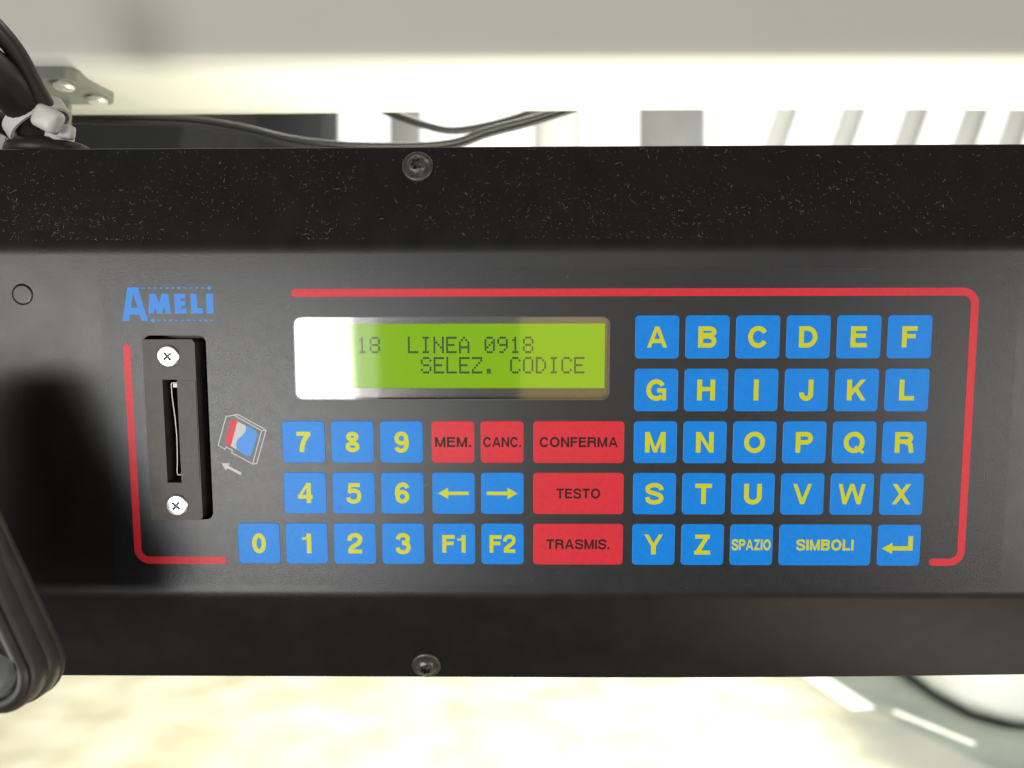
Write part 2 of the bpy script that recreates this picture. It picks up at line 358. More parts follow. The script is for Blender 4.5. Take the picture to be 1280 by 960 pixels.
# ---- lettering: bold grotesque glyphs as strokes and slanted bars, cap height 1, y up
def par(x0, x1, y0, y1, wh): return ('p', [(x0, y0), (x0 + wh, y0), (x1 + wh, y1), (x1, y1)])
def rect(x0, x1, y0, y1): return ('p', [(x0, y0), (x1, y0), (x1, y1), (x0, y1)])
def S(pts, w):
    P = [pts[0]]
    for p in pts[1:]:
        if (Vector(p) - Vector(P[-1])).length > 1e-4: P.append(p)
    return ('s', P, w)
def glyph(ch, s=0.168, t=0.148):
    h = s / 2; q = t / 2
    if ch == 'A': return 0.95, [par(0, .375, 0, 1, .185), par(.765, .39, 0, 1, .185), rect(.22, .74, .215, .215 + t)]
    if ch == 'B': return 0.86, [rect(0, s, 0, 1), S([(.1, 1 - q), (.52, 1 - q)] + arc(.52, .745, .225, .255 - q, 90, -90, 12) + [(.1, .49 + q)], t + .01), S([(.1, .53), (.54, .53)] + arc(.54, .302, .86 - .54 - h, .302 - q, 90, -90, 12)[1:] + [(.1, q)], t + .012)]
    if ch == 'C': return 0.92, [S(arc(.475, .5, .475 - h, .51 - q, 30, 330, 30), s * .96)]
    if ch == 'D': return 0.87, [rect(0, s, 0, 1), S([(.1, 1 - q), (.38, 1 - q)] + arc(.38, .5, .87 - .38 - h, .5 - q, 90, -90, 18)[1:-1] + [(.38, q), (.1, q)], s * .94)]
    if ch == 'E': return 0.77, [rect(0, s, 0, 1), rect(.1, .77, 0, t + .01), rect(.1, .71, .45, .45 + t), rect(.1, .75, 1 - t - .01, 1)]
    if ch == 'F': return 0.71, [rect(0, s, 0, 1), rect(.1, .64, .43, .43 + t), rect(.1, .71, 1 - t - .01, 1)]
    if ch == 'G': return 0.95, [S(arc(.475, .5, .475 - h, .51 - q, 32, 318, 30), s * .96), rect(.52, .95, .38, .38 + t), rect(.95 - s * .8, .95, 0, .45)]
    if ch == 'H': return 0.85, [rect(0, s, 0, 1), rect(.85 - s, .85, 0, 1), rect(.1, .75, .445, .445 + t)]
    if ch == 'I': return s, [rect(0, s, 0, 1)]
    if ch == 'J': return 0.66, [S([(.66 - h, 1), (.66 - h, .33)] + arc(.33, .32, .33 - h, .33 - q, 0, -180, 18)[1:] + [(h, .38)], s)]
    if ch == 'K': return 0.90, [rect(0, s, 0, 1), par(.02, .64, .26, 1, .235), par(.675, .27, 0, .62, .22)]
    if ch == 'L': return 0.71, [rect(0, s, 0, 1), rect(.1, .71, 0, t + .01)]
    if ch == 'M': return 0.98, [rect(0, s * .96, 0, 1), rect(.98 - s * .96, .98, 0, 1), par(.41, .04, 0, 1, .17), par(.40, .77, 0, 1, .17)]
    if ch == 'N': return 0.85, [rect(0, s, 0, 1), rect(.85 - s, .85, 0, 1), par(.64, 0.02, 0, 1, .19)]
    if ch == 'O': return 1.0, [S(arc(.5, .5, .5 - h, .51 - q, 0, 360, 40), s * .98)]
    if ch == 'Q': return 1.0, [S(arc(.5, .5, .5 - h, .51 - q, 0, 360, 40), s * .98), S([(.56, .30), (.96, -.02)], .13)]
    if ch == 'P': return 0.82, [rect(0, s, 0, 1), S([(.1, 1 - q), (.50, 1 - q)] + arc(.50, .70, .82 - .5 - h, .30 - q, 90, -90, 14)[1:] + [(.1, .40 + q)], t + .015)]
    if ch == 'R': return 0.88, [rect(0, s, 0, 1), S([(.1, 1 - q), (.54, 1 - q)] + arc(.54, .72, .86 - .54 - h, .28 - q, 90, -90, 14)[1:] + [(.1, .44 + q)], t + .015), S([(.50, .50), (.66, .48), (.745, .38), (.765, .2), (.80, 0)], s * .95)]
    if ch == 'S': return 0.84, [S(catmull([(.755, .68), (.70, .84), (.43, .93), (.15, .85), (.095, .71), (.18, .59), (.43, .51), (.68, .42), (.755, .28), (.68, .14), (.42, .068), (.15, .14), (.08, .33)], 4), s * .93)]
    if ch == 'T': return 0.80, [rect(.4 - h, .4 + h, 0, .9), rect(0, .8, 1 - t - .01, 1)]
    if ch == 'U': return 0.85, [S([(h, 1), (h, .36)] + arc(.425, .36, .425 - h, .36 - q + .01, 180, 360, 18)[1:-1] + [(.85 - h, .36), (.85 - h, 1)], s)]
    if ch == 'V': return 0.90, [par(.36, 0, 0, 1, .185), par(.355, .715, 0, 1, .185)]
    if ch == 'W': return 1.28, [par(.215, 0, 0, 1, .18), par(.215, .55, 0, 1, .18), par(.885, .55, 0, 1, .18), par(.885, 1.10, 0, 1, .18)]
    if ch == 'X': return 0.90, [par(0, .67, 0, 1, .22), par(.68, .01, 0, 1, .22)]
    if ch == 'Y': return 0.90, [rect(.45 - h, .45 + h, 0, .46), par(.355, 0, .38, 1, .20), par(.345, .70, .38, 1, .20)]
    if ch == 'Z': return 0.77, [rect(0, .77, 0, t), rect(.03, .74, 1 - t, 1), par(.0, .52, .06, .94, .235)]
    if ch == '0': return 0.70, [S(arc(.35, .495, .35 - h, .505 - q, 0, 360, 32), s * .95)]
    if ch == '1': return 0.46, [rect(.46 - s, .46, 0, 1), S([(0, .735), (.18, .755), (.27, .82), (.32, .97)], .12)]
    if ch == '2': return 0.70, [S(catmull([(.085, .64), (.13, .83), (.35, .93), (.57, .85), (.615, .70), (.54, .54), (.35, .40), (.18, .27), (.10, .10)], 5), s * .95), rect(0.02, .70, 0, t)]
    if ch == '3': return 0.70, [S(catmull([(.085, .71), (.16, .87), (.34, .93), (.53, .87), (.585, .74), (.52, .60), (.30, .545)], 5), s * .92), S(catmull([(.30, .53), (.53, .49), (.62, .31), (.54, .14), (.34, .07), (.14, .13), (.075, .30)], 5), s * .92)]
    if ch == '4': return 0.72, [rect(.43, .43 + s * .95, 0, 1), rect(0, .72, .215, .215 + t * .95), S([(.06, .30), (.47, .93)], .135)]
    if ch == '5': return 0.70, [rect(.13, .66, 1 - t, 1), S([(.185, .98), (.13, .50)], .14), S(catmull([(.11, .53), (.22, .60), (.38, .62), (.57, .54), (.62, .34), (.54, .14), (.33, .07), (.14, .13), (.075, .28)], 5), s * .90)]
    if ch == '6': return 0.70, [S(arc(.35, .325, .35 - h, .325 - q + .01, 0, 360, 26), s * .92), S(catmull([(.60, .76), (.52, .89), (.37, .93), (.20, .86), (.105, .66), (.09, .42)], 5), s * .92)]
    if ch == '7': return 0.68, [rect(0, .68, 1 - t, 1), S(catmull([(.60, .90), (.42, .66), (.29, .36), (.235, 0)], 5), s)]
    if ch == '8': return 0.70, [S(arc(.35, .27, .35 - h, .275 - q, 0, 360, 26), s * .92), S(arc(.35, .755, .315 - h, .25 - q, 0, 360, 24), s * .88)]
    if ch == '9': return 0.70, [S(arc(.35, .675, .35 - h, .325 - q + .01, 0, 360, 26), s * .92), S(catmull([(.10, .24), (.18, .11), (.33, .07), (.50, .14), (.595, .34), (.61, .58)], 5), s * .92)]
    if ch == '.': return s, [rect(0, s, 0, s)]
    return .4, []
def put_shapes(bm, shapes, x, y, sx, sy, z):
    for i, g in enumerate(shapes):
        zz = z - 0.004 * i
        if g[0] == 'p': prism(bm, [(x + px * sx, y - py * sy) for px, py in g[1]], zz, z + 0.03)
        else:
            closed = (Vector(g[1][0]) - Vector(g[1][-1])).length < 1e-6
            P = g[1]
            if closed:                         # ring: annulus strip
                ctr = Vector((sum(p[0] for p in P[:-1]), sum(p[1] for p in P[:-1]))) / (len(P) - 1)
                N = len(P) - 1; O, I = [], []
                for k in range(N):
                    d = (Vector(P[(k + 1) % N]) - Vector(P[k - 1])).normalized(); nr = Vector((d.y, -d.x))
                    a = Vector(P[k]) + nr * g[2] / 2; c = Vector(P[k]) - nr * g[2] / 2
                    O.append([bm.verts.new(V(x + a.x * sx, y - a.y * sy, e)) for e in (zz, z + .03)])
                    I.append([bm.verts.new(V(x + c.x * sx, y - c.y * sy, e)) for e in (zz, z + .03)])
                for k in range(N):
                    j = (k + 1) % N
                    bm.faces.new((O[k][0], O[j][0], I[j][0], I[k][0])); bm.faces.new((O[k][0], O[k][1], O[j][1], O[j][0])); bm.faces.new((I[k][0], I[j][0], I[j][1], I[k][1])); bm.faces.new((O[k][1], I[k][1], I[j][1], O[j][1]))
            else:
                L, Rr = offset_sides(P, g[2])
                f0 = [[bm.verts.new(V(x + p.x * sx, y - p.y * sy, e)) for e in (zz, z + .03)] for p in L]
                f1 = [[bm.verts.new(V(x + p.x * sx, y - p.y * sy, e)) for e in (zz, z + .03)] for p in Rr]
                for k in range(len(P) - 1):
                    for e in (0, 1): bm.faces.new((f0[k][e], f0[k + 1][e], f1[k + 1][e], f1[k][e]))
                    bm.faces.new((f0[k][0], f0[k][1], f0[k + 1][1], f0[k + 1][0])); bm.faces.new((f1[k][0], f1[k + 1][0], f1[k + 1][1], f1[k][1]))
                bm.faces.new((f0[0][0], f1[0][0], f1[0][1], f0[0][1])); bm.faces.new((f0[-1][0], f0[-1][1], f1[-1][1], f1[-1][0]))
def text(bm, s, cxm, cym, cap, z, width=None, gap=0.13, wt=0.228):
    """centred bold word; width squeezes it horizontally to that many mm"""
    gl = [glyph(c, wt, wt * 0.88) for c in s]
    tot = sum(g[0] for g in gl) + gap * (len(s) - 1)
    sx = (width / tot) if width else cap
    x = cxm - tot * sx / 2
    for g in gl:
        put_shapes(bm, g[1], x, cym + cap / 2, sx, cap, z); x += (g[0] + gap) * sx

# ---- keys
KW, KH, PX, PY = 12.85, 12.72, 14.75, 15.694
ZK = ZF - 0.14
keymesh = {}
def key(x, y, wd, m, legend, lm, **kw):
    kk = (round(wd, 2), m.name)
    if kk not in keymesh:
        bm = bmesh.new()
        out = rrect(0, 0, wd, KH, 1.15, 5); inn = rrect(0.16, 0.16, wd - 0.16, KH - 0.16, 1.0, 5)
        prism(bm, out, ZF - 0.08, ZF + 0.03)
        bm.faces.ensure_lookup_table()
        bm.faces.remove(bm.faces[0]); bm.verts.ensure_lookup_table()
        N = len(out); fr = bm.verts[:N]; top = [bm.verts.new(V(px, py, ZK)) for px, py in inn]
        for i in range(N): bm.faces.new((fr[i], fr[(i + 1) % N], top[(i + 1) % N], top[i]))
        bm.faces.new(top)
        k = link('key', bm, m, con); keymesh[kk] = k.data
    else:
        k = bpy.data.objects.new('key', keymesh[kk]); col.objects.link(k); k.parent = con
    k.location = V(x, y, 0)
    bm = bmesh.new()
    if callable(legend): legend(bm, wd / 2, KH / 2)
    else: text(bm, legend, wd / 2 + kw.pop('dx', 0), KH / 2, kw.pop('cap', 6.2), ZK - 0.012, **kw)
    link('legend', bm, lm, k)
    return k
def arrow_l(d):
    def f(bm, cxm, cym):
        h = 2.95 / 2 + .25
        pts = [(-5.1, 0), (-1.9, -1.75), (-1.9, -0.55), (4.6, -0.55), (4.6, 0.55), (-1.9, 0.55), (-1.9, 1.75)]
        prism(bm, [(cxm + d * (px + 0.25) * 0.96, cym + py) for px, py in pts], ZK - 0.016, ZK + 0.02)
    return f
def enter(bm, cxm, cym):
    pts = [(-5.0, 1.1), (-1.9, -0.65), (-1.9, 0.45), (2.75, 0.45), (2.75, -2.7), (4.15, -2.7), (4.15, 1.75), (-1.9, 1.75), (-1.9, 2.85)]
    prism(bm, [(cxm + px, cym + py - 0.1) for px, py in pts], ZK - 0.016, ZK + 0.02)
rows_ = ['ABCDEF', 'GHIJKL', 'MNOPQR', 'STUVWX', 'YZ']
for r, s in enumerate(rows_):
    for c, ch in enumerate(s): key(c * PX, r * PY, KW, M_blue, ch, M_yel)
key(2 * PX, 4 * PY, KW, M_blue, 'SPAZIO', M_yel, cap=3.35, width=11.7, gap=0.10, wt=0.23)
key(3 * PX, 4 * PY, PX + KW, M_blue, 'SIMBOLI', M_yel, cap=3.35, width=17.1, gap=0.12, wt=0.23)
key(5 * PX, 4 * PY, KW, M_blue, enter, M_yel)
ON, OF = -105.49, -60.51
for r, s in ((2, '789'), (3, '456'), (4, '123')):
    for c, ch in enumerate(s): key(ON + c * PX, r * PY, KW, M_blue, ch, M_yel)
key(ON - PX + 0.15, 4 * PY, KW, M_blue, '0', M_yel)
key(OF, 2 * PY, KW, M_red, 'MEM.', M_blk, cap=3.05, width=10.8, wt=0.215)
key(OF + PX, 2 * PY, KW, M_red, 'CANC.', M_blk, cap=3.05, width=11.4, gap=0.1, wt=0.215)
key(OF, 3 * PY, KW, M_blue, arrow_l(1), M_yel)
key(OF + PX, 3 * PY, KW, M_blue, arrow_l(-1), M_yel)
key(OF, 4 * PY, KW, M_blue, 'F1', M_yel, cap=5.5, width=7.1, gap=0.16)
key(OF + PX, 4 * PY, KW, M_blue, 'F2', M_yel, cap=5.5, width=7.8, gap=0.12)
for r, s, wd in ((2, 'CONFERMA', 24.0), (3, 'TESTO', 13.5), (4, 'TRASMIS.', 19.6)):
    key(-30.0, r * PY, 27.15, M_red, s, M_blk, cap=3.05, width=wd * 0.975, gap=0.12, wt=0.215)

# ---- logo
logo_bm = bmesh.new()
lx, lyb, H = -152.0, 1.4, 9.9
put_shapes(logo_bm, [par(0, .2, 0, 1, .2), par(.575, .315, 0, 1, .2), rect(.2, .515, .80, 1), ('p', [(.1, .19), (.68, .19), (.63, .40), (.145, .40)]), rect(.46, .56, .955, 1)], lx, lyb, H, H, ZF - 0.05)
logo = link('logo', logo_bm, M_logo, con)
h2 = 5.85; yb2 = lyb - 2.15
def lgl(x, shapes):
    bm = bmesh.new(); put_shapes(bm, shapes, x, yb2, h2, h2, ZF - 0.05); link('letter', bm, M_logo, logo)
lgl(lx + 7.85, [par(0, .10, 0, 1, .30), par(.87, .77, 0, 1, .29), par(.44, .12, 0, 1, .30), par(.42, .72, 0, 1, .30)])
lgl(lx + 15.75, [rect(0, .33, 0, 1), rect(.2, .60, 0, .26), rect(.2, .56, .38, .64), rect(.2, .58, .76, 1)])
lgl(lx + 20.55, [rect(0, .34, 0, 1), rect(.2, .62, 0, .28)])
lgl(lx + 25.25, [rect(0, .36, 0, 1)])
for i in range(11):
    bm = bmesh.new(); prism(bm, [(0, -.22), (.95, -.22), (.95, .22), (0, .22)], ZF - .05, ZF + .02); d = link('dash', bm, M_logo, logo) if i == 0 else None
    if i == 0: dm = d.data; d.location = V(lx + 6.2, -8.3)
    else:
        bm.free(); d = bpy.data.objects.new('dash', dm); col.objects.link(d); d.parent = logo; d.location = V(lx + 6.2 + i * 1.78, -8.3)
for i in range(10):
    d = bpy.data.objects.new('dash', dm); col.objects.link(d); d.parent = logo; d.location = V(lx + 10.5 + i * 1.74, 1.25)
for x, y in ((lx + 26.3, -8.3), (lx + 9.1, 1.25)):
    bm = bmesh.new(); prism(bm, [(x - .85, y), (x, y - .7), (x + .85, y), (x, y + .7)], ZF - .05, ZF + .02); link('diamond', bm, M_logo, logo)

# ---- memory card symbol
cs = bmesh.new()
k = 0.0991; ox, oy = -128.1, 26.3              # drawing units to mm
def cp(x, y): return (ox + x * 0.02385, oy + y * 0.02440)
O = [(245, 155), (130, 515), (213, 562), (230, 533), (308, 575), (300, 608), (560, 748), (612, 742), (745, 322), (395, 128), (245, 155)]
for seg in (O, [(350, 140), (690, 330), (560, 745)], [(690, 330), (745, 322)]):
    stroke_prism(cs, [cp(*p) for p in seg], 0.30, ZF - 0.04, ZF + .02)
sym = link('card_symbol', cs, M_white, con)
def area2(name, pts, m, z): 
    bm = bmesh.new(); prism(bm, [cp(*p) for p in pts], z, ZF + .02); link(name, bm, m, sym)
area2('red_band', [(300, 215), (330, 190), (365, 190), (388, 215), (290, 525), (240, 505), (218, 480)], M_red, ZF - .05)
sc = catmull([(490, 268), (488, 330), (440, 390), (385, 440), (360, 500), (365, 568)], 5)
area2('white_band', [(388, 215), (470, 255)] + sc + [(290, 525)], M_white, ZF - .045)
area2('blue_band', sc + [(470, 640), (520, 650), (550, 630), (572, 570), (632, 390), (632, 350), (600, 318), (520, 275)], M_logo, ZF - .055)
area2('arrow', [(158, 738), (268, 738), (252, 772), (410, 855), (412, 872), (398, 886), (238, 805), (218, 830)], M_white, ZF - .05)

# ---- display
disp_bm = bmesh.new()
BX0, BX1, BY0, BY1 = -104, -4.5, -2.0, 28.0
GX0, GX1, GY0, GY1 = -98.3, -8.6, 2.45, 21.85
ZB = 2.3
def frame(bm, o, i, z0, z1):
    ob = [bm.verts.new(V(x, y, z0)) for x, y in o]; ib = [bm.verts.new(V(x, y, z0)) for x, y in i]; ic = [bm.verts.new(V(x, y, z1)) for x, y in i]
    N = len(o)
    for a in range(N):
        c = (a + 1) % N
        bm.faces.new((ob[a], ob[c], ib[c], ib[a])); bm.faces.new((ib[a], ib[c], ic[c], ic[a]))
frame(disp_bm, [(BX0, BY0), (BX1, BY0), (BX1, BY1), (BX0, BY1)], [(GX0, GY0), (GX1, GY0), (GX1, GY1), (GX0, GY1)], ZB, ZB + 0.75)
disp = link('display', disp_bm, M_bezel, con)
bm = bmesh.new(); prism(bm, [(GX0 - .2, GY0 - .2), (GX1 + .2, GY0 - .2), (GX1 + .2, GY1 + .2), (GX0 - .2, GY1 + .2)], ZB + 0.7, ZB + 1.6)
screen = link('screen', bm, M_lcd, disp)
F57 = {'1': '00100 01100 00100 00100 00100 00100 01110', '8': '01110 10001 10001 01110 10001 10001 01110', 'L': '10000 10000 10000 10000 10000 10000 11111',
       'I': '01110 00100 00100 00100 00100 00100 01110', 'N': '10001 10001 11001 10101 10011 10001 10001', 'E': '11111 10000 10000 11110 10000 10000 11111',
       'A': '00100 01010 10001 10001 11111 10001 10001', '0': '01110 10001 10011 10101 11001 10001 01110', '9': '01110 10001 10001 01111 00001 00010 01100',
       'S': '01110 10001 10000 01110 00001 10001 01110', 'Z': '11111 00001 00010 00100 01000 10000 11111', '.': '00000 00000 00000 00000 00000 01100 01100',
       'C': '01110 10001 10000 10000 10000 10001 01110', 'O': '01110 10001 10001 10001 10001 10001 01110', 'D': '11100 10010 10001 10001 10001 10010 11100'}
CPX, CX0 = 3.842, -90.75
chm = {}
def lcdline(s, c0, y):
    for i, ch in enumerate(s):
        if ch == ' ': continue
        if ch not in chm:
            bm = bmesh.new()
            for r, row in enumerate(F57[ch].split()):
                for c, v in enumerate(row):
                    if v == '1':
                        x0, y0 = c * 0.640, r * 0.722
                        prism(bm, [(x0 + .03, y0 + .03), (x0 + .60, y0 + .03), (x0 + .60, y0 + .68), (x0 + .03, y0 + .68)], ZB + 0.64, ZB + 0.71)
            o = link('character', bm, M_dot, disp); chm[ch] = o.data
        else:
            o = bpy.data.objects.new('character', chm[ch]); col.objects.link(o); o.parent = disp
        o.location = V(CX0 + (c0 + i) * CPX, y)
lcdline('18  LINEA 0918', 2, 6.30)
lcdline('SELEZ. CODICE', 7, 12.42)
bm = bmesh.new(); prism(bm, rrect(LX0 + .03, LY0 + .03, LX1 - .03, LY1 - .03, 2.37, 6), -0.27, -0.02)
pane = link('window_pane', bm, M_pane, disp)
M_edge = mat('cut_film_edge', (0.62, 0.62, 0.60), 0.4)
bm = bmesh.new()
frame(bm, rrect(LX0 + .05, LY0 + .05, LX1 - .05, LY1 - .05, 2.35, 6), rrect(LX0 + .3, LY0 + .22, LX1 - .22, LY1 - .22, 2.2, 6), ZF - 0.01, ZF + 0.1)
link('window_edge', bm, M_edge if False else mat('smoked_edge', (0.14, 0.14, 0.14), 0.3), disp)

# ---- card reader
def sub_box(name, x0, x1, y0, y1, z0, z1, m, parent):
    bm = bmesh.new(); prism(bm, [(x0, y0), (x1, y0), (x1, y1), (x0, y1)], z0, z1); return link(name, bm, m, parent)
# plate with a real slot: outline with a slot hole, front ring + walls
bm = bmesh.new()
o8 = [(-146.4, 6.9), (-131.6, 6.9), (-130.7, 7.9), (-130.5, 61.0), (-131.4, 61.9), (-146.4, 61.9)]
def plate(bm, outer, hx0, hx1, hy0, hy1, z0, z1):
    xs0 = min(p[0] for p in outer)
    # left, right, top and bottom pieces round the slot
    prism(bm, [(-146.4, 6.9), (-131.6, 6.9), (-130.7, 7.9), (-130.7, hy0), (-146.4, hy0)], z0, z1)
    prism(bm, [(-146.4, hy1), (-130.6, hy1), (-130.6, 61.0), (-131.5, 61.9), (-146.4, 61.9)], z0, z1)
    prism(bm, [(-146.4, hy0), (hx0, hy0), (hx0 + .05, hy1), (-146.4, hy1)], z0, z1)
    prism(bm, [(hx1, hy0), (-130.7, hy0), (-130.6, hy1), (hx1 + .05, hy1)], z0, z1)
plate(bm, o8, -140.9, -136.5, 18.9, 50.3, -0.55, 6.5)
slot = link('card_slot', bm, M_slot, con); slot['label'] = 'dark grey upright card slot'
sub_box('slot_floor', -142, -135.5, 18.0, 51.5, 6.0, 7.0, M_hole, slot)
sub_box('side_rail', -136.45, -130.9, 19.2, 50.1, -0.75, -0.5, M_slot, slot)
bm = bmesh.new()
pth = [(-136.6, 20.1), (-139.0, 20.1), (-139.25, 20.4), (-139.2, 24), (-138.55, 31), (-138.3, 37), (-138.5, 44), (-138.75, 47.5), (-138.6, 48.3), (-136.4, 48.4)]
stroke_prism(bm, pth, 0.24, 1.6, 4.5); link('contact_spring', bm, M_spring, slot)
sub_box('contact_tip', -138.7, -136.6, 20.3, 21.5, 1.6, 3.4, M_spring, slot)
def plus(a, arm=0.30):
    p = (a + math.pi / 4) % (math.pi / 2) - math.pi / 4
    return min(1.0 / max(1e-3, math.cos(p)), (arm / 2) / max(1e-3, abs(math.sin(p))))
def face_frame(x, y, z, spin=0): return Matrix.Translation(V(x, y, z)) @ Matrix.Rotation(R_(90), 4, 'X') @ Matrix.Rotation(R_(spin), 4, 'Z')
for x, y, sp in ((-138.75, 11.9, 40), (-138.3, 57.3, 50)):
    bm = bmesh.new()
    lathe(bm, [(.0033, 0, 'o'), (.00335, .00035, 'o'), (.0031, .00055, 'o'), (.0028, .00062, 'o'), (.00155, .00064, 'x'), (.00152, .0006, 'x'), (.0013, .0003, 'x'), (.0007, .0001, 'x')], face_frame(x, y, -0.56, sp), 120, lambda a: plus(a, .5))
    scw = link('screw', bm, M_nick, slot, smooth=True); scw.data.materials.append(M_recess)
    for pg in scw.data.polygons:
        if min(pg.vertices) >= 4 * 120: pg.material_index = 1
# ---- console screws on the sloping flanges
def flange_pt(top, s, h=0):
    """s mm along the flange from its bend, h mm proud of it"""
    if top: return (BT - s * math.cos(FA) - h * math.sin(FA), s * math.sin(FA) - h * math.cos(FA))
    return (BB + s * math.cos(FA) + h * math.sin(FA), s * math.sin(FA) - h * math.cos(FA))
def torx(a): return 1 + 0.20 * math.cos(6 * a)
for top, x, s, spin in ((True, -64.5, 25.4, 10), (False, -64.0, 26.6, 20)):
    y, z = flange_pt(top, s)
    M = Matrix.Translation(V(x, y, z)) @ Matrix.Rotation((FA if not top else -FA) * 1.0, 4, 'X') @ Matrix.Rotation(R_(90), 4, 'X') @ Matrix.Rotation(R_(spin), 4, 'Z')
    bm = bmesh.new()
    lathe(bm, [(.0046, -.0003, 'o'), (.0047, .0003, 'o'), (.0046, .0006, 'o'), (.0043, .0008, 'o'), (.0037, .00085, 'o'), (.0034, .0012, 'o'), (.0030, .0018, 'o'), (.0024, .0023, 'o'), (.00175, .0025, 'x'), (.0016, .0024, 'x'), (.00145, .0008, 'x'), (.0007, .0006, 'x')], M, 72, torx)
    link('screw', bm, M_torx, con, smooth=True)
# ---- round blanking plug on the left of the face
bm = bmesh.new()
lathe(bm, [(.00305, -.0001, 'o'), (.00305, .00008, 'o'), (.0029, .0002, 'o'), (.0024, .00022, 'o'), (.001, .00022, 'o')], face_frame(-181.7, -6.5, 0), 40)
link('blanking_plug', bm, M_hous, con, smooth=True)
bm = bmesh.new()
fo = [( -181.7 + 3.17 * math.cos(2 * math.pi * i / 40), -6.5 + 3.17 * math.sin(2 * math.pi * i / 40)) for i in range(40)]
fi = [( -181.7 + 3.0 * math.cos(2 * math.pi * i / 40), -6.5 + 3.0 * math.sin(2 * math.pi * i / 40)) for i in range(40)]
frame(bm, fo, fi, -0.06, 0.1); link('plug_gap', bm, M_hole, con)
# ---- lint lying on the upper slope and a little on the rest
bm = bmesh.new()
CL = [(random.uniform(-200, 130), random.random()) for i in range(26)]
def fibre(fn, n):
    x = random.uniform(-205, 130); s = random.random()
    if random.random() < 0.5:
        cxx, css = random.choice(CL); x = random.gauss(cxx, 9); s = min(1, max(0, random.gauss(css, .16)))
    a = random.uniform(0, 6.28); L = random.choice((0.15, 0.2, 0.25, 0.35, 0.5, 0.7, 1.3)) * random.uniform(.6, 1.2); wv = random.uniform(.022, .048); cv = random.uniform(-2.2, 2.2)
    P = []; px, ps = 0, 0
    for i in range(4):
        P.append((x + px, ps)); a += cv / 3; px += math.cos(a) * L / 3; ps += math.sin(a) * L / 3
    Lf, Rg = offset_sides(P, wv)
    A = [bm.verts.new(fn(p.x, s, p.y)) for p in Lf]; B = [bm.verts.new(fn(p.x, s, p.y)) for p in Rg]
    for i in range(3): bm.faces.new((A[i], A[i + 1], B[i + 1], B[i]))
def on_top(x, s, d):
    y, z = flange_pt(True, min(31.2, max(2.5, 3 + 28 * s + d)), 0.05); return V(x, y, z)
def on_face(x, s, d): return V(x, -13.5 + 96 * s + d, ZF - 0.03)
def on_low(x, s, d):
    y, z = flange_pt(False, min(29, max(3, 4 + 25 * s + d)), 0.05); return V(x, y - 2.0 * max(0, (x + 36) / 161) ** 2 * 0, z)
for i in range(2600): fibre(on_top, i)
for i in range(60): fibre(on_face, i)
tag(link('lint', bm, M_dust, con), kind='stuff')

# ------------------------------------------------------------------ things behind and round the console
M_brk = mat('grey_green_painted_steel', (0.17, 0.18, 0.15), 0.5, spec=0.4, bump=0.1, bscale=600, var=0.08, vscale=60)
M_zinc = mat('zinc_pan_head', (0.75, 0.73, 0.66), 0.35, metal=0.7, bump=0.05, bscale=900)
M_cable = mat('black_pvc', (0.022, 0.019, 0.017), 0.42, spec=0.45, bump=0.12, bscale=400, var=0.15, vscale=90)
M_gcab = mat('dark_grey_pvc', (0.016, 0.0155, 0.014), 0.36, spec=0.5)
M_tie = mat('white_nylon', (0.60, 0.595, 0.55), 0.35, spec=0.4, bump=0.05, bscale=500)
br = empty('mounting_bracket', (-0.19, 0.312, zc)); tag(br, 'grey green steel bracket screwed up under the roof lining', 'bracket')
def child(name, bm, m, p, smooth=False):
    o = link(name, bm, m, p, smooth); o.matrix_parent_inverse = Matrix.Translation(p.location).inverted(); return o
bm = bmesh.new()
out = [(-0.235, 0.2985), (-0.1705, 0.2985), (-0.1675, 0.3015), (-0.1635, 0.322), (-0.1665, 0.327), (-0.235, 0.327)]
t = [bm.verts.new((x, y, zc + 0.001)) for x, y in out]; bo = [bm.verts.new((x, y, zc - 0.0036)) for x, y in out]
bm.faces.new(t); bm.faces.new(bo[::-1])
for i in range(len(out)): bm.faces.new((t[i], bo[i], bo[(i + 1) % len(out)], t[(i + 1) % len(out)]))
bmesh.ops.bevel(bm, geom=bm.edges[:], offset=0.0004, segments=2, affect='EDGES')
child('plate', bm, M_brk, br)
bm = bmesh.new(); box(bm, -0.224, -0.1825, 0.322, 0.3255, CAMZ + 0.02, zc - 0.0035); bmesh.ops.bevel(bm, geom=bm.edges[:], offset=0.0005, segments=2, affect='EDGES'); child('web', bm, M_brk, br)
bm = bmesh.new(); box(bm, -0.186, -0.1826, 0.302, 0.3222, CAMZ + 0.02, zc - 0.0142); bm.free()
for x, y in ((-0.1735, 0.3035), (-0.1685, 0.3185)):
    bm = bmesh.new(); M = Matrix.Translation((x, y, zc - 0.0035)) @ Matrix.Rotation(math.pi, 4, 'X')
    lathe(bm, [(.0026, 0, 'o'), (.0026, .0008, 'o'), (.0038, .0010, 'o'), (.0038, .0018, 'o'), (.0032, .0024, 'o'), (.0012, .0025, 'x'), (.001, .0018, 'x')], M, 48, lambda a: plus(a, .4))
    child('screw', bm, M_zinc, br, True)
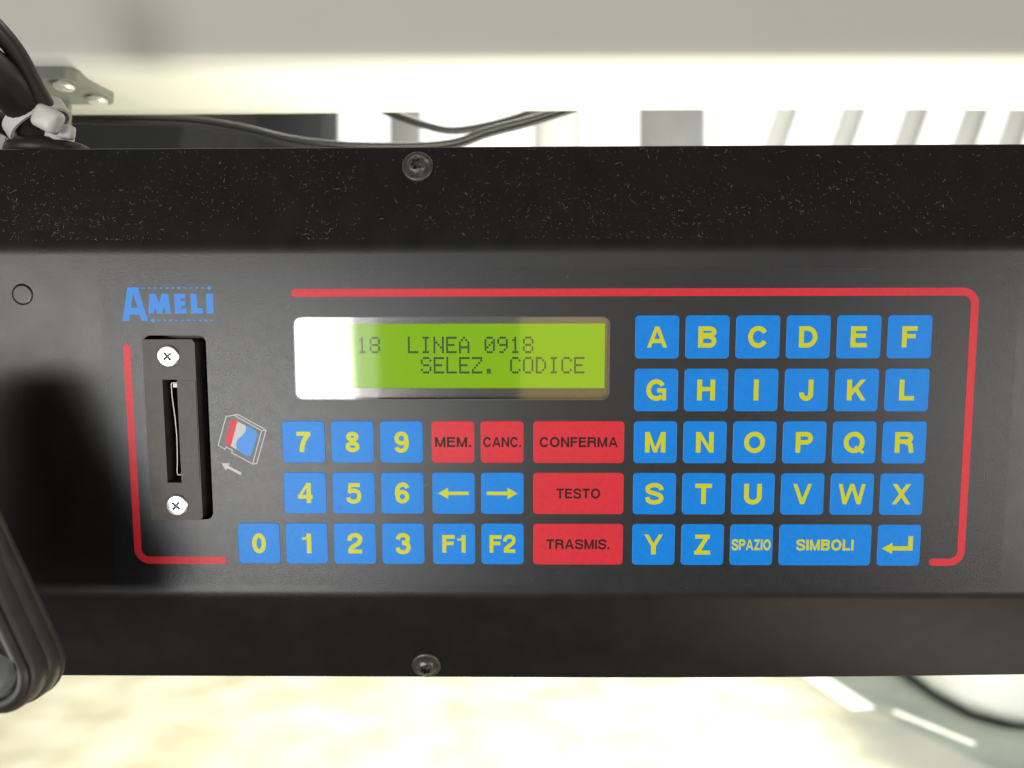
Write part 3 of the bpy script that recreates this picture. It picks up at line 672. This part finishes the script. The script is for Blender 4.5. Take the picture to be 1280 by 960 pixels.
# thin twin flex sagging behind the console
def flex(pix, Ys, r, label, name, m):
    P = [at(u, v, Y) for (u, v), Y in zip(pix, Ys)]; bm = bmesh.new()
    tube(bm, cat3(P, 8), r, 10); return tag(link(name, bm, m, smooth=True), label, 'cable')
pix = [(40, 144), (110, 145), (230, 148), (300, 158), (365, 173), (430, 180), (520, 181), (570, 176), (610, 162), (660, 149), (720, 130)]
Ys = [.356, .356, .356, .357, .358, .359, .36, .36, .36, .36, .362]
flex(pix, Ys, 0.00125, 'upper strand of thin grey flex sagging behind the console', 'thin_cable', M_gcab)
flex([(u, v + 6.5) for u, v in pix], [y + .001 for y in Ys], 0.00125, 'lower strand of thin grey flex sagging behind the console', 'thin_cable', M_gcab)
flex([(440, 122), (490, 142), (530, 156), (562, 163), (595, 160), (640, 149), (700, 128)], [.43] * 7, 0.0021, 'short dark cable loop hanging below the roof lining', 'cable_loop', M_gcab)
# thick black cables entering the console through a grommet
def thick(P, r, label, m=M_cable):
    bm = bmesh.new(); tube(bm, cat3(P, 10), r, 18); return tag(link('black_cable', bm, m, smooth=True), label, 'cable', 'black cables entering the console top')
cA = [at(-110, -55, .222), at(-50, -8, .228), at(-8, 32, .234), at(20, 66, .240), at(43, 108, .247), at(56, 131, .251), at(68, 158, .255), at(74, 185, .259), at(76, 230, .262)]
thick(cA, 0.0029, 'outer slimmer black cable curving down into the console grommet')
cB = [at(-120, 22, .222), at(-50, 58, .230), at(-8, 90, .238), at(17, 116, .246), at(37, 142, .253), at(49, 166, .258), at(54, 195, .261), at(56, 230, .263)]
thick(cB, 0.0064, 'thickest black cable held by the white cable tie')
cD = [at(-70, 138, .250), at(-20, 146, .258), at(10, 158, .264), at(28, 176, .268), at(34, 205, .270), at(36, 235, .272)]
thick(cD, 0.0034, 'short lower black cable bending behind the white cable tie')
# grommet on the console top (part of the console)
gpos = at(61, 184, .262)
gz = (CONM @ V(-150, TOPY, 18)).z
bm = bmesh.new()
ctr = Vector((gpos.x, .263, gz + 0.0048)); pts = [ctr + Vector((0.0105 * math.cos(2 * math.pi * i / 40), 0.0100 * math.sin(2 * math.pi * i / 40), 0)) for i in range(41)]
tube(bm, pts, 0.0033, 12, caps=False)
bmesh.ops.remove_doubles(bm, verts=bm.verts[:], dist=1e-5)
bmesh.ops.transform(bm, matrix=CONM.inverted(), verts=bm.verts[:])
link('grommet', bm, M_cable, con, True)
# cable ties
def tie(label, c, axis, rx, ry, wd, th, head, headsize):
    t_ = empty('cable_tie', c); tag(t_, label, 'cable tie')
    ax = Vector(axis).normalized(); a = ax.cross(Vector((0, 1, 0))).normalized(); b = ax.cross(a).normalized()
    bm = bmesh.new(); N = 36; ring = []
    for i in range(N):
        th_ = 2 * math.pi * i / N; d = a * math.cos(th_) * rx + b * math.sin(th_) * ry; dn = d.normalized()
        ring.append([bm.verts.new(Vector(c) + d + ax * s * wd / 2 + dn * o) for s, o in ((-1, 0), (1, 0), (1, th), (-1, th))])
    for i in range(N):
        A, B = ring[i], ring[(i + 1) % N]
        for k_ in range(4): bm.faces.new((A[k_], A[(k_ + 1) % 4], B[(k_ + 1) % 4], B[k_]))
    child('band', bm, M_tie, t_, True)
    bm = bmesh.new(); hx, hy, hz = headsize; M = Matrix.Translation(head[0]) @ Matrix.Rotation(R_(head[1]), 4, 'Y') @ Matrix.Rotation(R_(head[2]), 4, 'X')
    rings = []
    for yy, g in ((-1, .62), (-.82, .86), (-.5, 1), (.5, 1), (.82, .86), (1, .62)):
        rings.append([bm.verts.new(M @ Vector((px * hx * g, yy * hy, pz * hz * g))) for px, pz in rrect(-1, -1, 1, 1, .42, 4)])
    for A, B in zip(rings, rings[1:]):
        for i in range(len(A)): bm.faces.new((A[i], A[(i + 1) % len(A)], B[(i + 1) % len(A)], B[i]))
    bm.faces.new(rings[0]); bm.faces.new(rings[-1]); child('head', bm, M_tie, t_, True)
p = at(47, 152, .2555); tie('white nylon cable tie gripping the thick black cables', p, (0.55, 0, -0.83), .0092, .0080, .0048, .0010, (at(60, 149, .2455), 28, 8), (.0040, .0030, .0036))
p = at(74, 172, .257); tie('small pale cable tie on the outer black cable above the console', p, (0.1, 0, -1), .0034, .0034, .004, .001, (at(83, 165, .252), 8, 0), (.0024, .002, .0022))
# white plug connector at the far left
bm = bmesh.new(); cpt = at(-8, 176, .27); box(bm, cpt.x - .012, cpt.x + .0045, cpt.y, cpt.y + .012, cpt.z - .012, cpt.z + .0022); bmesh.ops.bevel(bm, geom=bm.edges[:], offset=0.0006, segments=2, affect='EDGES')
pl = tag(link('plug_connector', bm, M_tie), 'small white plastic plug beside the console grommet', 'connector')

# ------------------------------------------------------------------ rubber-rimmed mirror in front of the console
MY = 0.190
mir = empty('driver_mirror', at(-130, 897, MY)); tag(mir, 'driver mirror with thick ribbed black rubber rim overlapping the console', 'mirror')
def rounded(poly, rads, n=10):
    out = []
    N = len(poly)
    for i in range(N):
        p0, p1, p2 = Vector(poly[i - 1]), Vector(poly[i]), Vector(poly[(i + 1) % N]); r = rads[i]
        a = (p0 - p1).normalized(); c = (p2 - p1).normalized(); ang = a.angle(c); t = r / math.tan(ang / 2); o_ = p1 + (a + c).normalized() * r / math.sin(ang / 2)
        s, e = p1 + a * t - o_, p1 + c * t - o_; a0 = math.atan2(s.y, s.x); d = (math.atan2(e.y, e.x) - a0 + math.pi) % (2 * math.pi) - math.pi
        out += [(o_.x + r * math.cos(a0 + d * k_ / n), o_.y + r * math.sin(a0 + d * k_ / n)) for k_ in range(n + 1)]
    return out
# outline in mm on its own plane (x right, y up), origin at picture centre
s_ = MY / 980 * 1000
pol = [((-330 - 640) * s_, (480 - 896) * s_), ((60 - 640) * s_, (480 - 896) * s_), ((-130 - 640) * s_, (480 - 486) * s_), ((-300 - 640) * s_, (480 - 486) * s_)]
def outline(off):
    c = rounded(pol, (14, 8.6, 14, 14), 12); N = len(c); res = []
    for i in range(N):
        d = (Vector(c[(i + 1) % N]) - Vector(c[i - 1])).normalized(); nr = Vector((d.y, -d.x)); res.append(Vector(c[i]) + nr * off)
    return res
def ringsurf(bm, prof, close=False):
    rows = []
    for off, dep in prof:
        rows.append([bm.verts.new((p.x * .001, MY + dep * .001, CAMZ + p.y * .001)) for p in outline(off)])
    N = len(rows[0])
    for A, B in zip(rows, rows[1:]):
        for i in range(N): bm.faces.new((A[i], A[(i + 1) % N], B[(i + 1) % N], B[i]))
    return rows
M_rub = mat('black_rubber', (0.022, 0.020, 0.017), 0.40, spec=0.5, bump=0.15, bscale=500, var=0.2, vscale=120)
M_sil = mat('satin_grey_glass', (0.50, 0.53, 0.55), 0.35, metal=0.2, spec=0.5, bump=0.04, bscale=300)
rp = [(-4.6, 5.0), (-4.5, 2.2), (-4.1, 0.9), (-3.4, 0.2), (-2.4, 0.0), (-1.2, 0.3), (-0.5, 1.0), (-0.45, 2.0), (0.15, 2.3), (0.5, 3.0), (0.45, 7.6), (0.1, 8.2), (0.7, 8.6), (1.0, 9.4), (0.95, 12.2), (0.5, 12.8), (0.9, 13.3), (1.0, 14.2), (0.4, 15.4), (-3, 15.8)]
bm = bmesh.new(); ringsurf(bm, rp[:8]); child('rim', bm, M_rub, mir, True)
bm = bmesh.new(); rows = ringsurf(bm, rp[7:]); bm.faces.new(rows[-1]); child('shell', bm, mat('lit_side_ribbed_rubber', (0.060, 0.054, 0.041), 0.45, spec=0.5, bump=0.15, bscale=500, var=0.2, vscale=120), mir, True)  # lighter than the rim: light on the side is put into its colour
bm = bmesh.new(); rows = ringsurf(bm, [(-4.3, 3.4), (-5.0, 3.3), (-6.0, 3.7), (-6.6, 3.6), (-7.0, 4.0), (-7.8, 4.0), (-8.2, 4.6), (-9, 4.8)]); bm.faces.new(rows[-1]); child('reflector', bm, M_sil, mir, True)
bm = bmesh.new(); c = at(-12, 842, MY - .001)
lathe(bm, [(.0058, -.006, 'o'), (.0058, -.003, 'o'), (.0053, -.0026, 'o'), (.0058, -.0022, 'o'), (.0058, -.001, 'o'), (.0052, -.0006, 'o'), (.0055, -.0001, 'o'), (.0048, .0008, 'o'), (.003, .0012, 'o')], Matrix.Translation(c) @ Matrix.Rotation(R_(70), 4, 'X'), 40)
child('adjuster_boss', bm, mat('dark_grey_boss', (0.10, 0.105, 0.10), 0.4), mir, True)

# ------------------------------------------------------------------ outside: depot wall, pillars, parked car
M_wall = mat('dark_render', (0.04, 0.042, 0.047), 0.8, var=0.15, vscale=0.8)
M_con = mat('grey_concrete', (0.50, 0.50, 0.52), 0.8, var=0.08, vscale=2)
def extrude_plan(plan, z0, z1, m, name, parent=None, shear=0.0):
    bm = bmesh.new(); lo = [bm.verts.new((x, y, z0)) for x, y in plan]; hi = [bm.verts.new((x + shear * (z1 - z0), y, z1)) for x, y in plan]
    bm.faces.new(hi); bm.faces.new(lo[::-1]); N = len(plan)
    for i in range(N): bm.faces.new((lo[i], lo[(i + 1) % N], hi[(i + 1) % N], hi[i]))
    return link(name, bm, m, parent, True)
def roundend(x0, x1, y0, r, grow=0.0):
    return [(x0, y0 - grow), (x1 - r, y0 - grow)] + [(x1 - r + (r + grow) * math.sin(R_(a)), y0 + r - (r + grow) * math.cos(R_(a))) for a in range(8, 181, 8)] + [(x0, y0 + 2 * r + grow)]
wl = tag(extrude_plan(roundend(-16, -3.7, 15, 1.6), 0, 12, M_wall, 'depot_wall'), 'tall dark depot wall with a rounded end outside behind the sagging flex', 'wall')
extrude_plan(roundend(-16, -3.7, 15, 1.6, 0.12), 12, 12.3, M_con, 'coping', wl)
M_con2 = mat('pale_concrete', (0.80, 0.80, 0.80), 0.8, var=0.05, vscale=2)
def pillar(u0, u1, lean, m, label, Y=13.0):
    x0 = (u0 - 640) / 980 * Y; x1 = (u1 - 640) / 980 * Y; r = (x1 - x0) / 2; zt = CAMZ + 320 / 980 * Y
    xc = (x0 + x1) / 2 - lean * zt
    o = extrude_plan([(xc + r * math.cos(2 * math.pi * i / 28), Y + r + r * math.sin(2 * math.pi * i / 28)) for i in range(28)], 0, 11, m, 'concrete_pillar', None, lean)
    tag(o, label, 'pillar', 'pillars outside the windscreen'); return o
pillar(484, 524, 0, M_con, 'narrow grey pillar outside above the upper console screw')
pillar(668, 730, 0, M_con2, 'pale pillar outside just past the cable loop', 9.5)
pillar(806, 890, 0.0, M_con, 'broad grey pillar outside, thickest of the row')
for u in (965, 1050, 1130, 1205, 1262):
    pillar(u, u + 28, 0.35, M_con2, 'slim leaning pale pillar outside in a row of leaning pillars', 11.0)

# parked white car, nose towards the windscreen
car = empty('parked_car', (3.74, 7.0, 0)); tag(car, 'white car parked outside with its rounded nose towards the windscreen', 'car')
M_car = mat('white_car_paint', (0.85, 0.85, 0.84), 0.2, spec=0.5, coat=0.5)
M_cg = mat('dark_car_glass', (0.02, 0.025, 0.03), 0.05); M_ty = mat('tyre_rubber', (0.02, 0.02, 0.02), 0.8); M_rim = mat('alloy_rim', (0.5, 0.5, 0.5), 0.3, metal=1); M_hl = mat('headlight_lens', (0.6, 0.62, 0.64), 0.1)
st = [(y + .39, hw, zl, zh) for y, hw, zl, zh in ((4.53, .45, .05, .62), (4.58, .66, .04, .70), (4.72, .80, .03, .76), (5.0, .87, .03, .82), (5.6, .89, .04, .90), (6.0, .89, .10, .95), (7.6, .89, .10, .96), (8.2, .88, .16, .95), (8.45, .82, .28, .90), (8.55, .70, .36, .80))]
bm = bmesh.new(); rows = []
for y, hw, zl, zh in st:
    ring = []
    for i in range(28):
        a = 2 * math.pi * i / 28; ca, sa = math.cos(a), math.sin(a)
        ring.append(bm.verts.new((3.74 + hw * math.copysign(abs(ca) ** .25, ca), y, (zl + zh) / 2 + (zh - zl) / 2 * math.copysign(abs(sa) ** .28, sa))))
    rows.append(ring)
for A, B in zip(rows, rows[1:]):
    for i in range(28): bm.faces.new((A[i], A[(i + 1) % 28], B[(i + 1) % 28], B[i]))
bm.faces.new(rows[0]); bm.faces.new(rows[-1]); child('body', bm, M_car, car, True)
def loft(secs, name, m, parent=car):
    bm = bmesh.new(); rows = [[bm.verts.new(p) for p in s] for s in secs]; n = len(rows[0])
    for A, B in zip(rows, rows[1:]):
        for i in range(n): bm.faces.new((A[i], A[(i + 1) % n], B[(i + 1) % n], B[i]))
    bm.faces.new(rows[0]); bm.faces.new(rows[-1]); return child(name, bm, m, parent, True)
def ringz(z, y0, y1, hw): return [(3.74 + s * hw * k_, y, z) for s, k_, y in ((-1, .9, y0), (1, .9, y0), (1, 1, (y0 + y1) / 2), (1, .9, y1), (-1, .9, y1), (-1, 1, (y0 + y1) / 2))]
loft([ringz(.90, 6.14, 8.74, .84), ringz(1.36, 6.89, 8.29, .62)], 'window', M_cg)
loft([ringz(1.35, 6.86, 8.32, .635), ringz(1.43, 6.99, 8.19, .56)], 'roof', M_car)
for sx2 in (-1, 1):
    for wy in (6.2, 8.1):
        bm = bmesh.new(); lathe(bm, [(.29, -.1, 'o'), (.31, -.06, 'o'), (.31, .06, 'o'), (.29, .1, 'o'), (.2, .1, 'o')], Matrix.Translation((3.74 + sx2 * .76, wy, .31)) @ Matrix.Rotation(R_(90) * sx2, 4, 'Y'), 28)
        wh = child('wheel', bm, M_ty, car, True)
        bm = bmesh.new(); lathe(bm, [(.2, .09, 'o'), (.19, .105, 'o'), (.05, .085, 'o')], Matrix.Translation((3.74 + sx2 * .76, wy, .31)) @ Matrix.Rotation(R_(90) * sx2, 4, 'Y'), 28)
        r = link('rim', bm, M_rim, wh, True); r.matrix_parent_inverse = Matrix.Translation(car.location).inverted() if False else Matrix.Identity(4)
    bm = bmesh.new(); lathe(bm, [(.13, -.03, 'o'), (.12, .02, 'o'), (.06, .04, 'o')], Matrix.Translation((3.74 + sx2 * .62, 5.02, .62)) @ Matrix.Rotation(R_(90), 4, 'X') @ Matrix.Rotation(R_(35) * sx2, 4, 'Y'), 24); child('headlight', bm, M_hl, car, True)
